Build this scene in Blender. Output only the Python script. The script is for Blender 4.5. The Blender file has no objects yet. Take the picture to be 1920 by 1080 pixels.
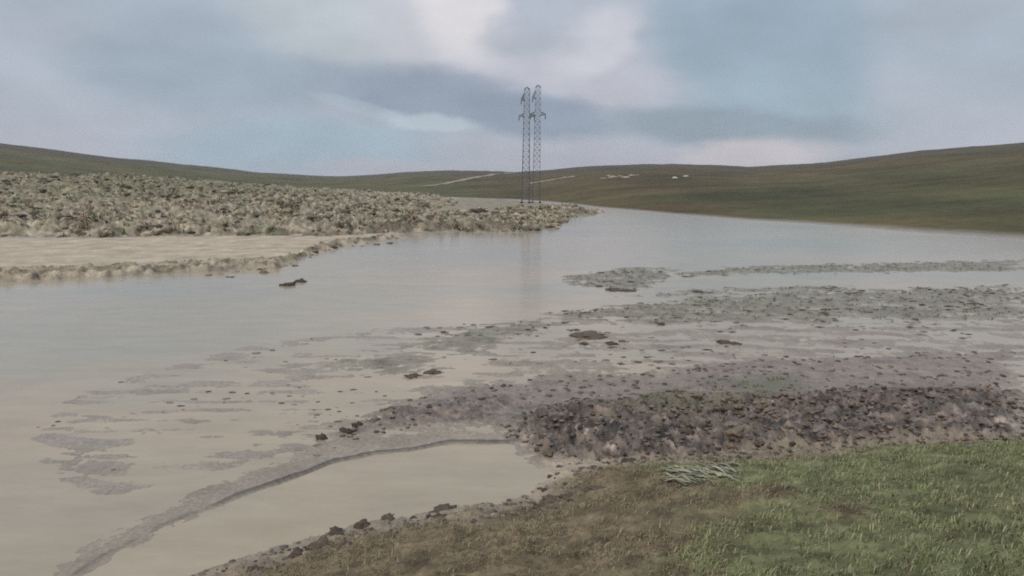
import bpy, math, random
import numpy as np
from mathutils import Vector, Matrix

sc = bpy.context.scene
random.seed(7)
rng = np.random.default_rng(7)

# ------------------------------------------------------------------ camera, sky, sun, exposure
FPX = 1304.0                       # focal length in pixels of the 1920 wide frame
HORIZON = 334.0
EYE = 4.0                          # metres above the flood water
PITCH = math.atan((540.0 - HORIZON) / FPX)

cam_data = bpy.data.cameras.new('camera')
cam_data.sensor_width = 36.0
cam_data.lens = 36.0 * FPX / 1920.0
cam_data.clip_start = 0.1
cam_data.clip_end = 6000.0
cam = bpy.data.objects.new('camera', cam_data)
sc.collection.objects.link(cam)
cam.location = (0, 0, EYE)
cam.rotation_euler = (math.pi / 2 - PITCH, 0, 0)
sc.camera = cam

SUN_EL = math.radians(48)
SUN_AZ = math.radians(-125)        # from +Y towards -X (veiled sun, behind the left shoulder)


def ray(u, v):
    """Unit direction through a point of the 1920x1080 photograph."""
    a, b = (u - 960.0) / FPX, (540.0 - v) / FPX
    d = Vector((a, math.cos(PITCH) + b * math.sin(PITCH), -math.sin(PITCH) + b * math.cos(PITCH)))
    return d.normalized()


def azel(u, v):
    d = ray(u, v)
    return math.atan2(d.x, d.y), math.asin(d.z)


def gp(u, v, z=0.0):
    """Where the line of sight meets the level z."""
    d = ray(u, v)
    t = (z - EYE) / d.z
    return (d.x * t, d.y * t)


def lin(r, g, b):
    def f(c):
        c /= 255.0
        return c / 12.92 if c <= 0.04045 else ((c + 0.055) / 1.055) ** 2.4
    return (f(r), f(g), f(b))


def build_world():
    w = bpy.data.worlds.new("World")
    sc.world = w
    w.use_nodes = True
    nt = w.node_tree
    N, L = nt.nodes, nt.links
    N.clear()
    out = N.new('ShaderNodeOutputWorld')
    tc = N.new('ShaderNodeTexCoord')
    sep = N.new('ShaderNodeSeparateXYZ')
    L.new(tc.outputs['Generated'], sep.inputs[0])

    def math_(op, a, b=None, c=None):
        n = N.new('ShaderNodeMath')
        n.operation = op
        for i, v in enumerate((a, b, c)):
            if v is None:
                continue
            if isinstance(v, (int, float)):
                n.inputs[i].default_value = v
            else:
                L.new(v, n.inputs[i])
        return n.outputs[0]

    az = math_('ARCTAN2', sep.outputs[0], sep.outputs[1])
    el = math_('ARCSINE', sep.outputs[2])
    comb = N.new('ShaderNodeCombineXYZ')
    L.new(az, comb.inputs[0])
    L.new(el, comb.inputs[1])
    # ragged edges of the cloud banks
    wn = N.new('ShaderNodeTexNoise')
    wn.inputs['Scale'].default_value = 7.0
    wn.inputs['Detail'].default_value = 8.0
    wn.inputs['Roughness'].default_value = 0.55
    mp = N.new('ShaderNodeMapping')
    mp.inputs['Scale'].default_value = (1.0, 1.0, 2.2)
    L.new(tc.outputs['Generated'], mp.inputs[0])
    L.new(mp.outputs[0], wn.inputs['Vector'])
    sub = N.new('ShaderNodeVectorMath')
    sub.operation = 'SUBTRACT'
    L.new(wn.outputs['Color'], sub.inputs[0])
    sub.inputs[1].default_value = (0.5, 0.5, 0.5)
    scl = N.new('ShaderNodeVectorMath')
    scl.operation = 'MULTIPLY'
    L.new(sub.outputs[0], scl.inputs[0])
    scl.inputs[1].default_value = (0.11, 0.045, 0.0)
    add = N.new('ShaderNodeVectorMath')
    add.operation = 'ADD'
    L.new(comb.outputs[0], add.inputs[0])
    L.new(scl.outputs[0], add.inputs[1])
    P = add.outputs[0]

    def mix(fac, a, b):
        n = N.new('ShaderNodeMix')
        n.data_type = 'RGBA'
        n.clamp_factor = True
        if isinstance(fac, (int, float)):
            n.inputs[0].default_value = fac
        else:
            L.new(fac, n.inputs[0])
        for i, v in ((6, a), (7, b)):
            if isinstance(v, tuple):
                n.inputs[i].default_value = (*v, 1.0)
            else:
                L.new(v, n.inputs[i])
        return n.outputs[2]

    def blob(u0, v0, u1, v1, half, amp):
        """A soft cloud bank between two points of the sky, half = its half width in the same units."""
        a0, e0 = azel(u0, v0)
        a1, e1 = azel(u1, v1)
        length = math.hypot(a1 - a0, e1 - e0) / 2
        m = N.new('ShaderNodeMapping')
        m.vector_type = 'TEXTURE'
        m.inputs['Location'].default_value = ((a0 + a1) / 2, (e0 + e1) / 2, 0)
        m.inputs['Rotation'].default_value = (0, 0, math.atan2(e1 - e0, a1 - a0))
        m.inputs['Scale'].default_value = (length + half / FPX, half / FPX, 1)
        L.new(P, m.inputs[0])
        g = N.new('ShaderNodeTexGradient')
        g.gradient_type = 'SPHERICAL'
        L.new(m.outputs[0], g.inputs[0])
        r = N.new('ShaderNodeMapRange')
        r.interpolation_type = 'SMOOTHERSTEP'
        L.new(g.outputs[1], r.inputs['Value'])
        r.inputs['From Max'].default_value = 0.62
        r.inputs['To Max'].default_value = amp
        return r.outputs[0]

    # cloud ground colour: lower sky lilac, mid sky grey blue
    grad = N.new('ShaderNodeMapRange')
    L.new(el, grad.inputs['Value'])
    grad.inputs['From Min'].default_value = 0.0
    grad.inputs['From Max'].default_value = 0.10
    col = mix(grad.outputs[0], lin(180, 178, 190), lin(166, 178, 190))
    big = N.new('ShaderNodeTexNoise')
    big.inputs['Scale'].default_value = 3.2
    big.inputs['Detail'].default_value = 6.0
    L.new(mp.outputs[0], big.inputs['Vector'])
    br = N.new('ShaderNodeMapRange')
    L.new(big.outputs['Fac'], br.inputs['Value'])
    br.inputs['From Min'].default_value = 0.38
    br.inputs['From Max'].default_value = 0.66
    col = mix(br.outputs[0], col, lin(176, 182, 194))
    for (args, c) in (
            ((1380, -60, 1480, 200, 210, 0.95), (151, 169, 183)),    # blue grey towards the upper right
            ((200, 110, 540, 140, 130, 0.7), (162, 174, 187)),
            ((520, 10, 720, 60, 120, 0.8), (188, 196, 201)),
            ((740, 70, 970, 125, 135, 0.9), (195, 196, 204)),        # bright billows
            ((810, -60, 880, 40, 120, 0.97), (220, 217, 220)),
            ((960, 150, 1240, 165, 90, 0.9), (187, 188, 199)),
            ((1050, 120, 1170, 40, 75, 0.8), (203, 203, 211)),
            ((930, 70, 1050, 60, 60, 0.6), (170, 179, 191)),
            ((1330, 130, 1700, 225, 60, 0.6), (157, 177, 189)),
            ((250, 285, 860, 285, 90, 0.95), (159, 179, 193)),       # clearer blue gap low on the left
            ((120, 120, 700, 160, 75, 0.8), (155, 168, 182)),       # long dark cloud base
            ((620, 160, 1000, 206, 75, 0.9), (143, 155, 172)),
            ((860, 208, 1150, 232, 50, 0.95), (140, 152, 169)),
            ((1080, 232, 1700, 250, 48, 0.95), (142, 157, 170)),
            ((540, 174, 780, 222, 15, 0.36), (180, 195, 206)),       # thin bright streak under the base
            ((700, 214, 900, 240, 24, 0.5), (196, 208, 214)),
            ((1290, 300, 1560, 292, 46, 0.95), (200, 195, 200)),     # pale gap above the right hill
            ((560, 324, 900, 324, 36, 0.7), (184, 182, 194)),
            ((950, 285, 1230, 300, 50, 0.6), (175, 176, 188)),
    ):
        col = mix(blob(*args), col, lin(*c))
    # fine mottling
    fn = N.new('ShaderNodeTexNoise')
    fn.inputs['Scale'].default_value = 9.0
    fn.inputs['Detail'].default_value = 8.0
    L.new(mp.outputs[0], fn.inputs['Vector'])
    fr = N.new('ShaderNodeMapRange')
    L.new(fn.outputs['Fac'], fr.inputs['Value'])
    fr.inputs['From Min'].default_value = 0.3
    fr.inputs['From Max'].default_value = 0.7
    fr.inputs['To Min'].default_value = 0.93
    fr.inputs['To Max'].default_value = 1.08
    # an overcast sky brightens towards the zenith
    zen = N.new('ShaderNodeMapRange')
    L.new(sep.outputs[2], zen.inputs['Value'])
    zen.inputs['From Min'].default_value = 0.2
    zen.inputs['From Max'].default_value = 1.0
    zen.inputs['To Min'].default_value = 1.0
    zen.inputs['To Max'].default_value = 2.1
    stren = math_('MULTIPLY', fr.outputs[0], zen.outputs[0])
    bgc = N.new('ShaderNodeBackground')
    L.new(col, bgc.inputs[0])
    L.new(stren, bgc.inputs[1])
    sky = N.new('ShaderNodeTexSky')
    sky.sky_type = 'NISHITA'
    sky.sun_disc = False
    sky.sun_elevation = SUN_EL
    sky.sun_rotation = SUN_AZ
    bgs = N.new('ShaderNodeBackground')
    L.new(sky.outputs[0], bgs.inputs[0])
    bgs.inputs[1].default_value = 0.06
    ms = N.new('ShaderNodeMixShader')
    ms.inputs[0].default_value = 0.92                      # cloud cover
    L.new(bgs.outputs[0], ms.inputs[1])
    L.new(bgc.outputs[0], ms.inputs[2])
    L.new(ms.outputs[0], out.inputs[0])


build_world()

sun_data = bpy.data.lights.new('sun', 'SUN')
sun_data.energy = 1.5
sun_data.angle = math.radians(30)
sun_data.color = (1.0, 0.90, 0.77)
sun = bpy.data.objects.new('sun', sun_data)
sc.collection.objects.link(sun)
sdir = Vector((math.sin(SUN_AZ) * math.cos(SUN_EL), math.cos(SUN_AZ) * math.cos(SUN_EL), math.sin(SUN_EL)))
sun.rotation_euler = sdir.to_track_quat('Z', 'Y').to_euler()

sc.view_settings.view_transform = 'Standard'
sc.view_settings.look = 'None'
sc.view_settings.gamma = 1.0
sc.view_settings.use_curve_mapping = False
sc.view_settings.exposure = 0.10
sc.render.engine = 'CYCLES'
sc.cycles.use_denoising = False
sc.cycles.max_bounces = 5
sc.cycles.filter_width = 1.9

# ------------------------------------------------------------------ helpers
_perm = rng.permutation(4096)


def _hash(ix, iy, seed):
    return _perm[(_perm[(_perm[ix & 4095] + iy) & 4095] + seed * 131) & 4095]


_ang = rng.random(4096) * 2 * np.pi
_gx, _gy = np.cos(_ang), np.sin(_ang)


def perlin(x, y, seed=0):
    ix, iy = np.floor(x).astype(np.int64), np.floor(y).astype(np.int64)
    fx, fy = x - ix, y - iy
    ux, uy = fx * fx * fx * (fx * (fx * 6 - 15) + 10), fy * fy * fy * (fy * (fy * 6 - 15) + 10)

    def g(dx, dy):
        h = _hash(ix + dx, iy + dy, seed)
        return _gx[h] * (fx - dx) + _gy[h] * (fy - dy)
    a = g(0, 0) * (1 - ux) + g(1, 0) * ux
    b = g(0, 1) * (1 - ux) + g(1, 1) * ux
    return (a * (1 - uy) + b * uy) * 1.4


def fbm(x, y, octaves=4, seed=0, gain=0.5):
    s, a, t = 0.0, 1.0, 0.0
    for o in range(octaves):
        s = s + a * perlin(x * 2 ** o + 17.3 * o, y * 2 ** o - 9.1 * o, seed + o)
        t += a
        a *= gain
    return s / t * 1.5


def smooth(a, b, x):
    t = np.clip((x - a) / (b - a), 0, 1)
    return t * t * (3 - 2 * t)


def sdf(px, py, poly):
    """Signed distance to a polygon, positive inside."""
    n = len(poly)
    d2 = np.full(px.shape, 1e18)
    inside = np.zeros(px.shape, bool)
    for i in range(n):
        ax, ay = poly[i]
        bx, by = poly[(i + 1) % n]
        ex, ey = bx - ax, by - ay
        t = np.clip(((px - ax) * ex + (py - ay) * ey) / (ex * ex + ey * ey + 1e-12), 0, 1)
        d2 = np.minimum(d2, (px - ax - t * ex) ** 2 + (py - ay - t * ey) ** 2)
        c = ((ay > py) != (by > py)) & (px < ex * (py - ay) / (ey + (1e-12 if ey == 0 else 0)) + ax)
        inside ^= c
    d = np.sqrt(d2)
    return np.where(inside, d, -d)


def dline(px, py, pts):
    d2 = np.full(px.shape, 1e18)
    for (ax, ay), (bx, by) in zip(pts[:-1], pts[1:]):
        ex, ey = bx - ax, by - ay
        t = np.clip(((px - ax) * ex + (py - ay) * ey) / (ex * ex + ey * ey + 1e-12), 0, 1)
        d2 = np.minimum(d2, (px - ax - t * ex) ** 2 + (py - ay - t * ey) ** 2)
    return np.sqrt(d2)


def G(*pts):
    return [gp(u, v) for (u, v) in pts]


def link(name, me, mat=None, parent=None):
    o = bpy.data.objects.new(name, me)
    sc.collection.objects.link(o)
    if mat is not None and me is not None and len(me.materials) == 0:
        me.materials.append(mat)
    if parent is not None:
        o.parent = parent
    return o


def tag(o, label=None, cat=None, group=None, kind=None):
    for k, v in (('label', label), ('category', cat), ('group', group), ('kind', kind)):
        if v:
            o[k] = v
    return o


def np_mesh(name, verts, faces, cols=None, extra=None, shade=True):
    """verts (n,3), faces (m,k) arrays of one polygon size."""
    me = bpy.data.meshes.new(name)
    n, m, k = len(verts), len(faces), faces.shape[1]
    me.vertices.add(n)
    me.vertices.foreach_set('co', np.ascontiguousarray(verts, np.float32).ravel())
    me.loops.add(m * k)
    me.loops.foreach_set('vertex_index', np.ascontiguousarray(faces, np.int32).ravel())
    me.polygons.add(m)
    me.polygons.foreach_set('loop_start', np.arange(0, m * k, k, dtype=np.int32))
    me.polygons.foreach_set('loop_total', np.full(m, k, np.int32))
    me.update(calc_edges=True)
    if shade:
        me.polygons.foreach_set('use_smooth', np.ones(m, bool))
    if cols is not None:
        a = me.color_attributes.new('tint', 'FLOAT_COLOR', 'POINT')
        c = np.ones((n, 4), np.float32)
        c[:, :3] = cols
        a.data.foreach_set('color', c.ravel())
    if extra is not None:
        a = me.attributes.new('wet', 'FLOAT', 'POINT')
        a.data.foreach_set('value', np.ascontiguousarray(extra, np.float32))
    me.validate()
    return me


# ------------------------------------------------------------------ materials
def new_mat(name):
    m = bpy.data.materials.new(name)
    m.use_nodes = True
    nt = m.node_tree
    return m, nt, nt.nodes, nt.links, nt.nodes['Principled BSDF']


def noise_node(N, L, vec, scale, detail=4.0, rough=0.6):
    n = N.new('ShaderNodeTexNoise')
    n.inputs['Scale'].default_value = scale
    n.inputs['Detail'].default_value = detail
    n.inputs['Roughness'].default_value = rough
    if vec is not None:
        L.new(vec, n.inputs['Vector'])
    return n.outputs['Fac']


def maprange(N, L, v, a, b, c, d):
    n = N.new('ShaderNodeMapRange')
    L.new(v, n.inputs['Value'])
    for k, x in zip(('From Min', 'From Max', 'To Min', 'To Max'), (a, b, c, d)):
        n.inputs[k].default_value = x
    return n.outputs[0]


def ground_material():
    m, nt, N, L, b = new_mat('earth_and_turf')
    at = N.new('ShaderNodeAttribute')
    at.attribute_name = 'tint'
    wt = N.new('ShaderNodeAttribute')
    wt.attribute_name = 'wet'
    geo = N.new('ShaderNodeNewGeometry')
    p = geo.outputs['Position']
    f1 = maprange(N, L, noise_node(N, L, p, 14.0, 6.0, 0.7), 0.25, 0.75, 0.62, 1.38)
    f2 = maprange(N, L, noise_node(N, L, p, 0.9, 5.0, 0.6), 0.3, 0.7, 0.82, 1.18)
    mu = N.new('ShaderNodeMath')
    mu.operation = 'MULTIPLY'
    L.new(f1, mu.inputs[0])
    L.new(f2, mu.inputs[1])
    vm = N.new('ShaderNodeVectorMath')
    vm.operation = 'SCALE'
    L.new(at.outputs['Color'], vm.inputs[0])
    L.new(mu.outputs[0], vm.inputs['Scale'])
    L.new(vm.outputs[0], b.inputs['Base Color'])
    L.new(maprange(N, L, wt.outputs['Fac'], 0, 1, 0.95, 0.38), b.inputs['Roughness'])
    L.new(maprange(N, L, wt.outputs['Fac'], 0, 1, 0.15, 0.36), b.inputs['Specular IOR Level'])
    bp = N.new('ShaderNodeBump')
    bp.inputs['Strength'].default_value = 0.7
    bp.inputs['Distance'].default_value = 0.025
    L.new(noise_node(N, L, p, 30.0, 5.0, 0.65), bp.inputs['Height'])
    L.new(bp.outputs[0], b.inputs['Normal'])
    return m


def water_material():
    m, nt, N, L, b = new_mat('muddy_flood_water')
    geo = N.new('ShaderNodeNewGeometry')
    p = geo.outputs['Position']
    mp = N.new('ShaderNodeMapping')
    mp.inputs['Rotation'].default_value = (0, 0, math.radians(12))
    mp.inputs['Scale'].default_value = (0.35, 1.0, 1.0)
    L.new(p, mp.inputs[0])
    s = noise_node(N, L, mp.outputs[0], 0.16, 5.0, 0.55)
    r = N.new('ShaderNodeValToRGB')
    L.new(s, r.inputs[0])
    e = r.color_ramp.elements
    e[0].position, e[0].color = 0.36, (0.375, 0.292, 0.205, 1)
    e[1].position, e[1].color = 0.64, (0.296, 0.266, 0.208, 1)
    x = r.color_ramp.elements.new(0.5)
    x.color = (0.330, 0.276, 0.200, 1)
    # streaks of floating silt
    st = maprange(N, L, noise_node(N, L, mp.outputs[0], 1.7, 6.0, 0.7), 0.3, 0.72, 1.10, 0.86)
    vm = N.new('ShaderNodeVectorMath')
    vm.operation = 'SCALE'
    L.new(r.outputs[0], vm.inputs[0])
    L.new(st, vm.inputs['Scale'])
    L.new(vm.outputs[0], b.inputs['Base Color'])
    b.inputs['IOR'].default_value = 1.33
    b.inputs['Specular IOR Level'].default_value = 0.4
    b.inputs['Roughness'].default_value = 0.13
    mp2 = N.new('ShaderNodeMapping')
    mp2.inputs['Rotation'].default_value = (0, 0, math.radians(10))
    mp2.inputs['Scale'].default_value = (0.4, 1.0, 1.0)
    L.new(p, mp2.inputs[0])
    bp = N.new('ShaderNodeBump')
    bp.inputs['Strength'].default_value = 0.30
    bp.inputs['Distance'].default_value = 0.02
    L.new(noise_node(N, L, mp2.outputs[0], 4.0, 4.0, 0.6), bp.inputs['Height'])
    L.new(bp.outputs[0], b.inputs['Normal'])
    return m


def tint_material(name, rough=0.85, var=0.25, scale=9.0, spec=0.25):
    """Colour from the mesh tint, varied from object to object and by a fine grain."""
    m, nt, N, L, b = new_mat(name)
    at = N.new('ShaderNodeAttribute')
    at.attribute_name = 'tint'
    oi = N.new('ShaderNodeObjectInfo')
    geo = N.new('ShaderNodeNewGeometry')
    a = maprange(N, L, oi.outputs['Random'], 0, 1, 1 - var, 1 + var)
    c = maprange(N, L, noise_node(N, L, geo.outputs['Position'], scale, 5.0, 0.7), 0.28, 0.72, 0.65, 1.35)
    mu = N.new('ShaderNodeMath')
    mu.operation = 'MULTIPLY'
    L.new(a, mu.inputs[0])
    L.new(c, mu.inputs[1])
    vm = N.new('ShaderNodeVectorMath')
    vm.operation = 'SCALE'
    L.new(at.outputs['Color'], vm.inputs[0])
    L.new(mu.outputs[0], vm.inputs['Scale'])
    L.new(vm.outputs[0], b.inputs['Base Color'])
    b.inputs['Roughness'].default_value = rough
    b.inputs['Specular IOR Level'].default_value = spec
    return m


M_GROUND = ground_material()
M_WATER = water_material()
M_CLOD = tint_material('wet_earth', 0.75, 0.3, 22.0, 0.25)
M_BLADE = tint_material('grass_blade', 0.7, 0.15, 3.0, 0.2)
M_ROCK = tint_material('pale_rock', 0.9, 0.1, 2.0)


def steel_material():
    m, nt, N, L, b = new_mat('weathered_galvanised_steel')
    geo = N.new('ShaderNodeNewGeometry')
    f = noise_node(N, L, geo.outputs['Position'], 1.5, 4.0)
    r = N.new('ShaderNodeValToRGB')
    L.new(f, r.inputs[0])
    r.color_ramp.elements[0].color = (0.15, 0.16, 0.175, 1)
    r.color_ramp.elements[1].color = (0.23, 0.24, 0.26, 1)
    L.new(r.outputs[0], b.inputs['Base Color'])
    b.inputs['Metallic'].default_value = 0.3
    b.inputs['Roughness'].default_value = 0.65
    return m


def insulator_material():
    m, nt, N, L, b = new_mat('dark_glazed_insulator')
    geo = N.new('ShaderNodeNewGeometry')
    r = N.new('ShaderNodeValToRGB')
    L.new(noise_node(N, L, geo.outputs['Position'], 3.0), r.inputs[0])
    r.color_ramp.elements[0].color = (0.05, 0.055, 0.065, 1)
    r.color_ramp.elements[1].color = (0.08, 0.085, 0.095, 1)
    L.new(r.outputs[0], b.inputs['Base Color'])
    b.inputs['Roughness'].default_value = 0.35
    return m


M_STEEL = steel_material()
M_INS = insulator_material()

# ------------------------------------------------------------------ the lie of the land
# outlines found on the photograph, laid on the water level
NEAR_BANK = G((200, 1130), (420, 1062), (528, 1028), (600, 1003), (690, 978), (760, 968), (860, 952), (960, 940),
              (1000, 925), (1008, 900), (1040, 880), (1100, 868), (1200, 862), (1392, 846), (1600, 832), (1920, 815)) + \
    [(14, 11.0), (40, 13), (140, 18), (420, 40), (420, -420), (-420, -420), (-420, -190), (-60, -32), (-18, -8), (-8, 1.5)]
MUD_MAIN = G((985, 850), (960, 818), (900, 806), (800, 806), (700, 822), (610, 838), (590, 818), (650, 785), (740, 750),
             (850, 725), (1000, 705), (1100, 692), (1250, 684), (1392, 668), (1920, 650), (1920, 900), (1392, 870),
             (1200, 875), (1050, 885), (1000, 868))
MUD_CORE = G((930, 806), (1000, 764), (1100, 750), (1392, 740), (1920, 725), (1920, 850), (1392, 862), (1100, 872),
             (1012, 858))
MUD_BAND = G((596, 826), (640, 797), (740, 766), (850, 744), (940, 742), (1010, 760), (930, 802), (850, 794), (740, 800), (640, 822))
WEEDY = G((1140, 792), (1240, 742), (1330, 716), (1500, 710), (1500, 745), (1320, 772), (1230, 798))
LEFT_SILT = G((60, 860), (120, 760), (300, 690), (528, 640), (700, 620), (900, 610), (1010, 640), (900, 720), (740, 760), (640, 800), (560, 838), (400, 880), (200, 930))
SAND = G((990, 935), (1000, 895), (1040, 868), (1120, 866), (1210, 872), (1120, 886), (1050, 905), (1015, 925))
SHELF = G((528, 897), (650, 859), (750, 840), (850, 829), (985, 833), (985, 812), (800, 800), (600, 830), (528, 858),
          (420, 900), (200, 1000), (80, 1075), (110, 1100), (310, 1000), (440, 942))
LIP = G((60, 1130), (180, 1050), (310, 985), (430, 938), (528, 899), (620, 868), (700, 849), (780, 838), (850, 831),
        (960, 827))
MID_FIELD = G((880, 700), (980, 645), (1100, 630), (1200, 622), (1392, 612), (1920, 596), (1920, 660), (1392, 690),
              (1100, 715), (960, 725))
STREAKS = [
    G((580, 690), (660, 672), (760, 668), (885, 656), (888, 666), (780, 690), (700, 697), (610, 698)),
    G((750, 655), (790, 634), (880, 612), (1010, 600), (1080, 606), (1010, 628), (900, 655), (800, 665)),
    G((1005, 592), (1050, 582), (1150, 574), (1300, 560), (1392, 552), (1920, 535), (1920, 600), (1392, 606), (1200, 607),
      (1080, 606)),
    G((1040, 520), (1120, 510), (1200, 500), (1260, 502), (1250, 520), (1200, 545), (1090, 537)),
    G((1270, 512), (1392, 500), (1920, 486), (1920, 508), (1392, 514), (1300, 520)),
    G((740, 702), (800, 692), (850, 690), (840, 702), (770, 710)),
    G((1060, 630), (1130, 622), (1150, 628), (1100, 634)),
    G((1150, 556), (1270, 546), (1392, 540), (1600, 535), (1600, 546), (1392, 550), (1250, 556)),
]
SPIT = G((0, 530), (300, 508), (528, 494), (570, 482), (640, 468), (700, 456), (760, 446), (750, 436), (620, 436),
         (528, 440), (200, 446), (-200, 446))
SPIT_EDGE = G((-200, 540), (300, 516), (528, 503), (545, 494), (600, 474), (660, 458), (740, 449), (750, 444), (640, 452),
              (580, 466), (528, 487), (300, 498), (-200, 515))
FRONT_STRIP = G((560, 447), (690, 441), (760, 438), (860, 434), (960, 437), (1045, 430), (1065, 412), (1150, 397),
                (1060, 391), (950, 395), (850, 402), (740, 412), (600, 425))
MOUND = G((-900, 446), (200, 446), (528, 444), (640, 438), (720, 425), (770, 408), (830, 396), (850, 388)) + \
    [(-9, 118), (-16, 165), (-120, 190), (-300, 120)]
PALE_FLAT = G((740, 415), (850, 404), (950, 398), (1060, 392), (1150, 393), (1070, 386), (1000, 379), (940, 373),
              (880, 371), (820, 374), (700, 385))

AZK = np.radians([-180, -90, -60, -45, -38, -30, -23.5, -20, -16, -14, -11, -8.5, -6, -3, 0, 2, 4.5, 7, 10, 13, 16, 18.5,
                  24, 30, 38, 50, 70, 110, 180])
RIDGE_V = np.array([310, 300, 280, 268, 276, 300, 314, 324, 329, 331, 328, 323, 320.5, 320.5, 323, 321, 315.5, 312, 309.5,
                    309.5, 311, 315, 308, 292, 280, 285, 300, 310, 310.0])
RIDGE_R = np.array([600, 600, 520, 430, 430, 480, 560, 640, 720, 720, 700, 660, 620, 520, 430, 400, 390, 380, 370, 370, 370,
                    380, 400, 420, 420, 450, 500, 600, 600.0])
BASE_R = np.array([300, 300, 240, 200, 190, 180, 180, 180, 180, 180, 175, 165, 150, 140, 133, 124, 112, 97, 88, 80, 75, 71,
                   66, 60, 56, 52, 60, 90, 300.0])


def hill_height(r, az):
    rv = np.interp(az, AZK, RIDGE_V)
    R = np.interp(az, AZK, RIDGE_R)
    r0 = np.interp(az, AZK, BASE_R)
    top = EYE + (HORIZON - rv) / FPX * R
    t = (r - r0) / (R - r0)
    s = np.where(t < 0, t * 3.0, np.where(t < 1, t ** 0.9 * (1 - 0.22 * t ** 4) / 0.78 * (0.78), 1))
    up = np.where(t < 0, t * 1.2, np.sin(np.clip(t, 0, 1.6) * np.pi / 2) * 0.55 + 0.45 * np.clip(t, 0, 1))
    z = top * up - np.clip(t - 1, 0, None) * 9.0
    return np.maximum(z, -0.6), t


def land(x, y, want_cols=False):
    r = np.hypot(x, y)
    az = np.arctan2(x, y)
    # bend the outlines a little so that no shore is straight
    k = np.clip(r * 0.012, 0.03, 0.6)
    f = 1.0 / np.clip(r * 0.10, 0.5, 5.0)
    wx = x + k * fbm(x * 0.9, y * 0.9, 3, 3) + 0.6 * k * fbm(x * 0.25, y * 0.25, 2, 5)
    wy = y + k * fbm(x * 0.9, y * 0.9, 3, 11) * 1.5
    fine = fbm(x * 6.0, y * 6.0, 5, 21, 0.6)
    lump = fbm(x * 2.2, y * 2.2, 5, 31, 0.6)
    broad = fbm(x * 0.35, y * 0.5, 4, 41)
    elong = fbm(x * 0.55, y * 2.0, 5, 45, 0.6)
    z = np.full(x.shape, -0.35)

    d_near = sdf(wx, wy, NEAR_BANK)
    d_mud = sdf(wx, wy, MUD_MAIN)
    d_core = sdf(wx, wy, MUD_CORE)
    d_band = sdf(wx, wy, MUD_BAND)
    d_weedy = sdf(wx, wy, WEEDY)
    d_silt = sdf(wx, wy, LEFT_SILT)
    d_sand = sdf(wx, wy, SAND)
    d_shelf = sdf(wx, wy, SHELF)
    d_lip = dline(wx * 0.6 + x * 0.4, wy * 0.6 + y * 0.4, LIP)
    d_mid = sdf(wx, wy, MID_FIELD)
    d_streak = np.full(x.shape, -1e9)
    for s in STREAKS:
        d_streak = np.maximum(d_streak, sdf(wx, wy, s))
    d_spit = sdf(wx, wy, SPIT)
    d_edge = sdf(wx, wy, SPIT_EDGE)
    d_strip = sdf(wx, wy, FRONT_STRIP)
    d_mound = sdf(wx, wy, MOUND)
    d_pale = sdf(wx, wy, PALE_FLAT)

    def prof(d, hi, w, out):
        return np.where(d > 0, hi * smooth(0, w, d), -0.35 * smooth(0, out, -d))

    # mud barely out of the water
    m = prof(d_mud, 0.030, 0.9, 1.2) + 0.022 * lump + 0.030 * elong * smooth(0.3, -1.5, d_core) + 0.012 * fine
    z = np.maximum(z, m)
    ridged = 1 - np.abs(fbm(x * 3.6, y * 3.6, 4, 51, 0.55)) * 2.2
    z = np.maximum(z, prof(d_core, 0.06, 0.5, 0.5) + (0.11 * lump + 0.06 * ridged + 0.12 * fine) * smooth(-0.2, 0.4, d_core))
    z = np.maximum(z, prof(d_band, 0.035, 0.5, 0.6) + (0.06 * lump + 0.045 * ridged + 0.07 * fine) * smooth(-0.2, 0.4, d_band))
    z = np.maximum(z, prof(d_silt, -0.008, 1.2, 1.5) + 0.040 * elong + 0.012 * lump + 0.006 * fine)
    z = z + 0.05 * smooth(-0.3, 0.5, d_weedy)
    z = np.maximum(z, prof(d_shelf, 0.006, 0.35, 0.5) + 0.006 * lump + 0.004 * fine)
    lipz = 0.05 * np.exp(-(d_lip / 0.055) ** 2) * (0.75 + 0.5 * lump) - 0.028 * smooth(-3.2, -4.2, x) * (1 + elong) - 0.35 * smooth(0.05, 0.5, d_lip)
    z = np.maximum(z, lipz)
    z = np.maximum(z, prof(d_mid, 0.002, 1.0, 1.6) + 0.03 * elong + 0.016 * lump + 0.008 * fine)
    z = np.maximum(z, prof(d_streak, 0.022, 0.8, 1.4) + 0.05 * elong + 0.03 * lump + 0.012 * fine)
    # far shore
    z = np.maximum(z, prof(d_spit, 0.07, 1.5, 2.0) + 0.05 * elong + 0.03 * lump + 0.03 * broad)
    z = np.maximum(z, prof(d_edge, 0.22, 0.6, 0.8) + (0.20 * lump + 0.10 * fine) * smooth(-0.2, 0.3, d_edge))
    z = np.maximum(z, prof(d_strip, 0.55, 3.5, 1.2) + (0.34 * lump + 0.24 * fbm(x * 0.9, y * 0.9, 4, 61)) * smooth(-0.4, 1.0, d_strip))
    mz = np.where(d_mound > 0, 0.35 * smooth(0, 2.5, d_mound) + 0.058 * np.minimum(d_mound, 48), -0.35 * smooth(0, 2, -d_mound))
    mz = mz * np.interp(az, np.radians([-60, -38, -24, -12, -3]), [1.6, 1.5, 1.22, 0.95, 0.6])
    mz = mz + (0.40 * fbm(x * 0.8, y * 0.6, 4, 71) + 0.40 * lump + 0.3 * broad) * smooth(0, 3, d_mound)
    z = np.maximum(z, mz)
    z = np.maximum(z, prof(d_pale, 0.14, 2.0, 3.0) + 0.02 * broad)
    hz, ht = hill_height(r, az)
    hz = hz + (0.5 * fbm(x * 0.03, y * 0.03, 4, 81) + 0.10 * fbm(x * 0.3, y * 0.3, 3, 85)) * smooth(0.0, 0.2, ht)
    z = np.maximum(z, hz)
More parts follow.
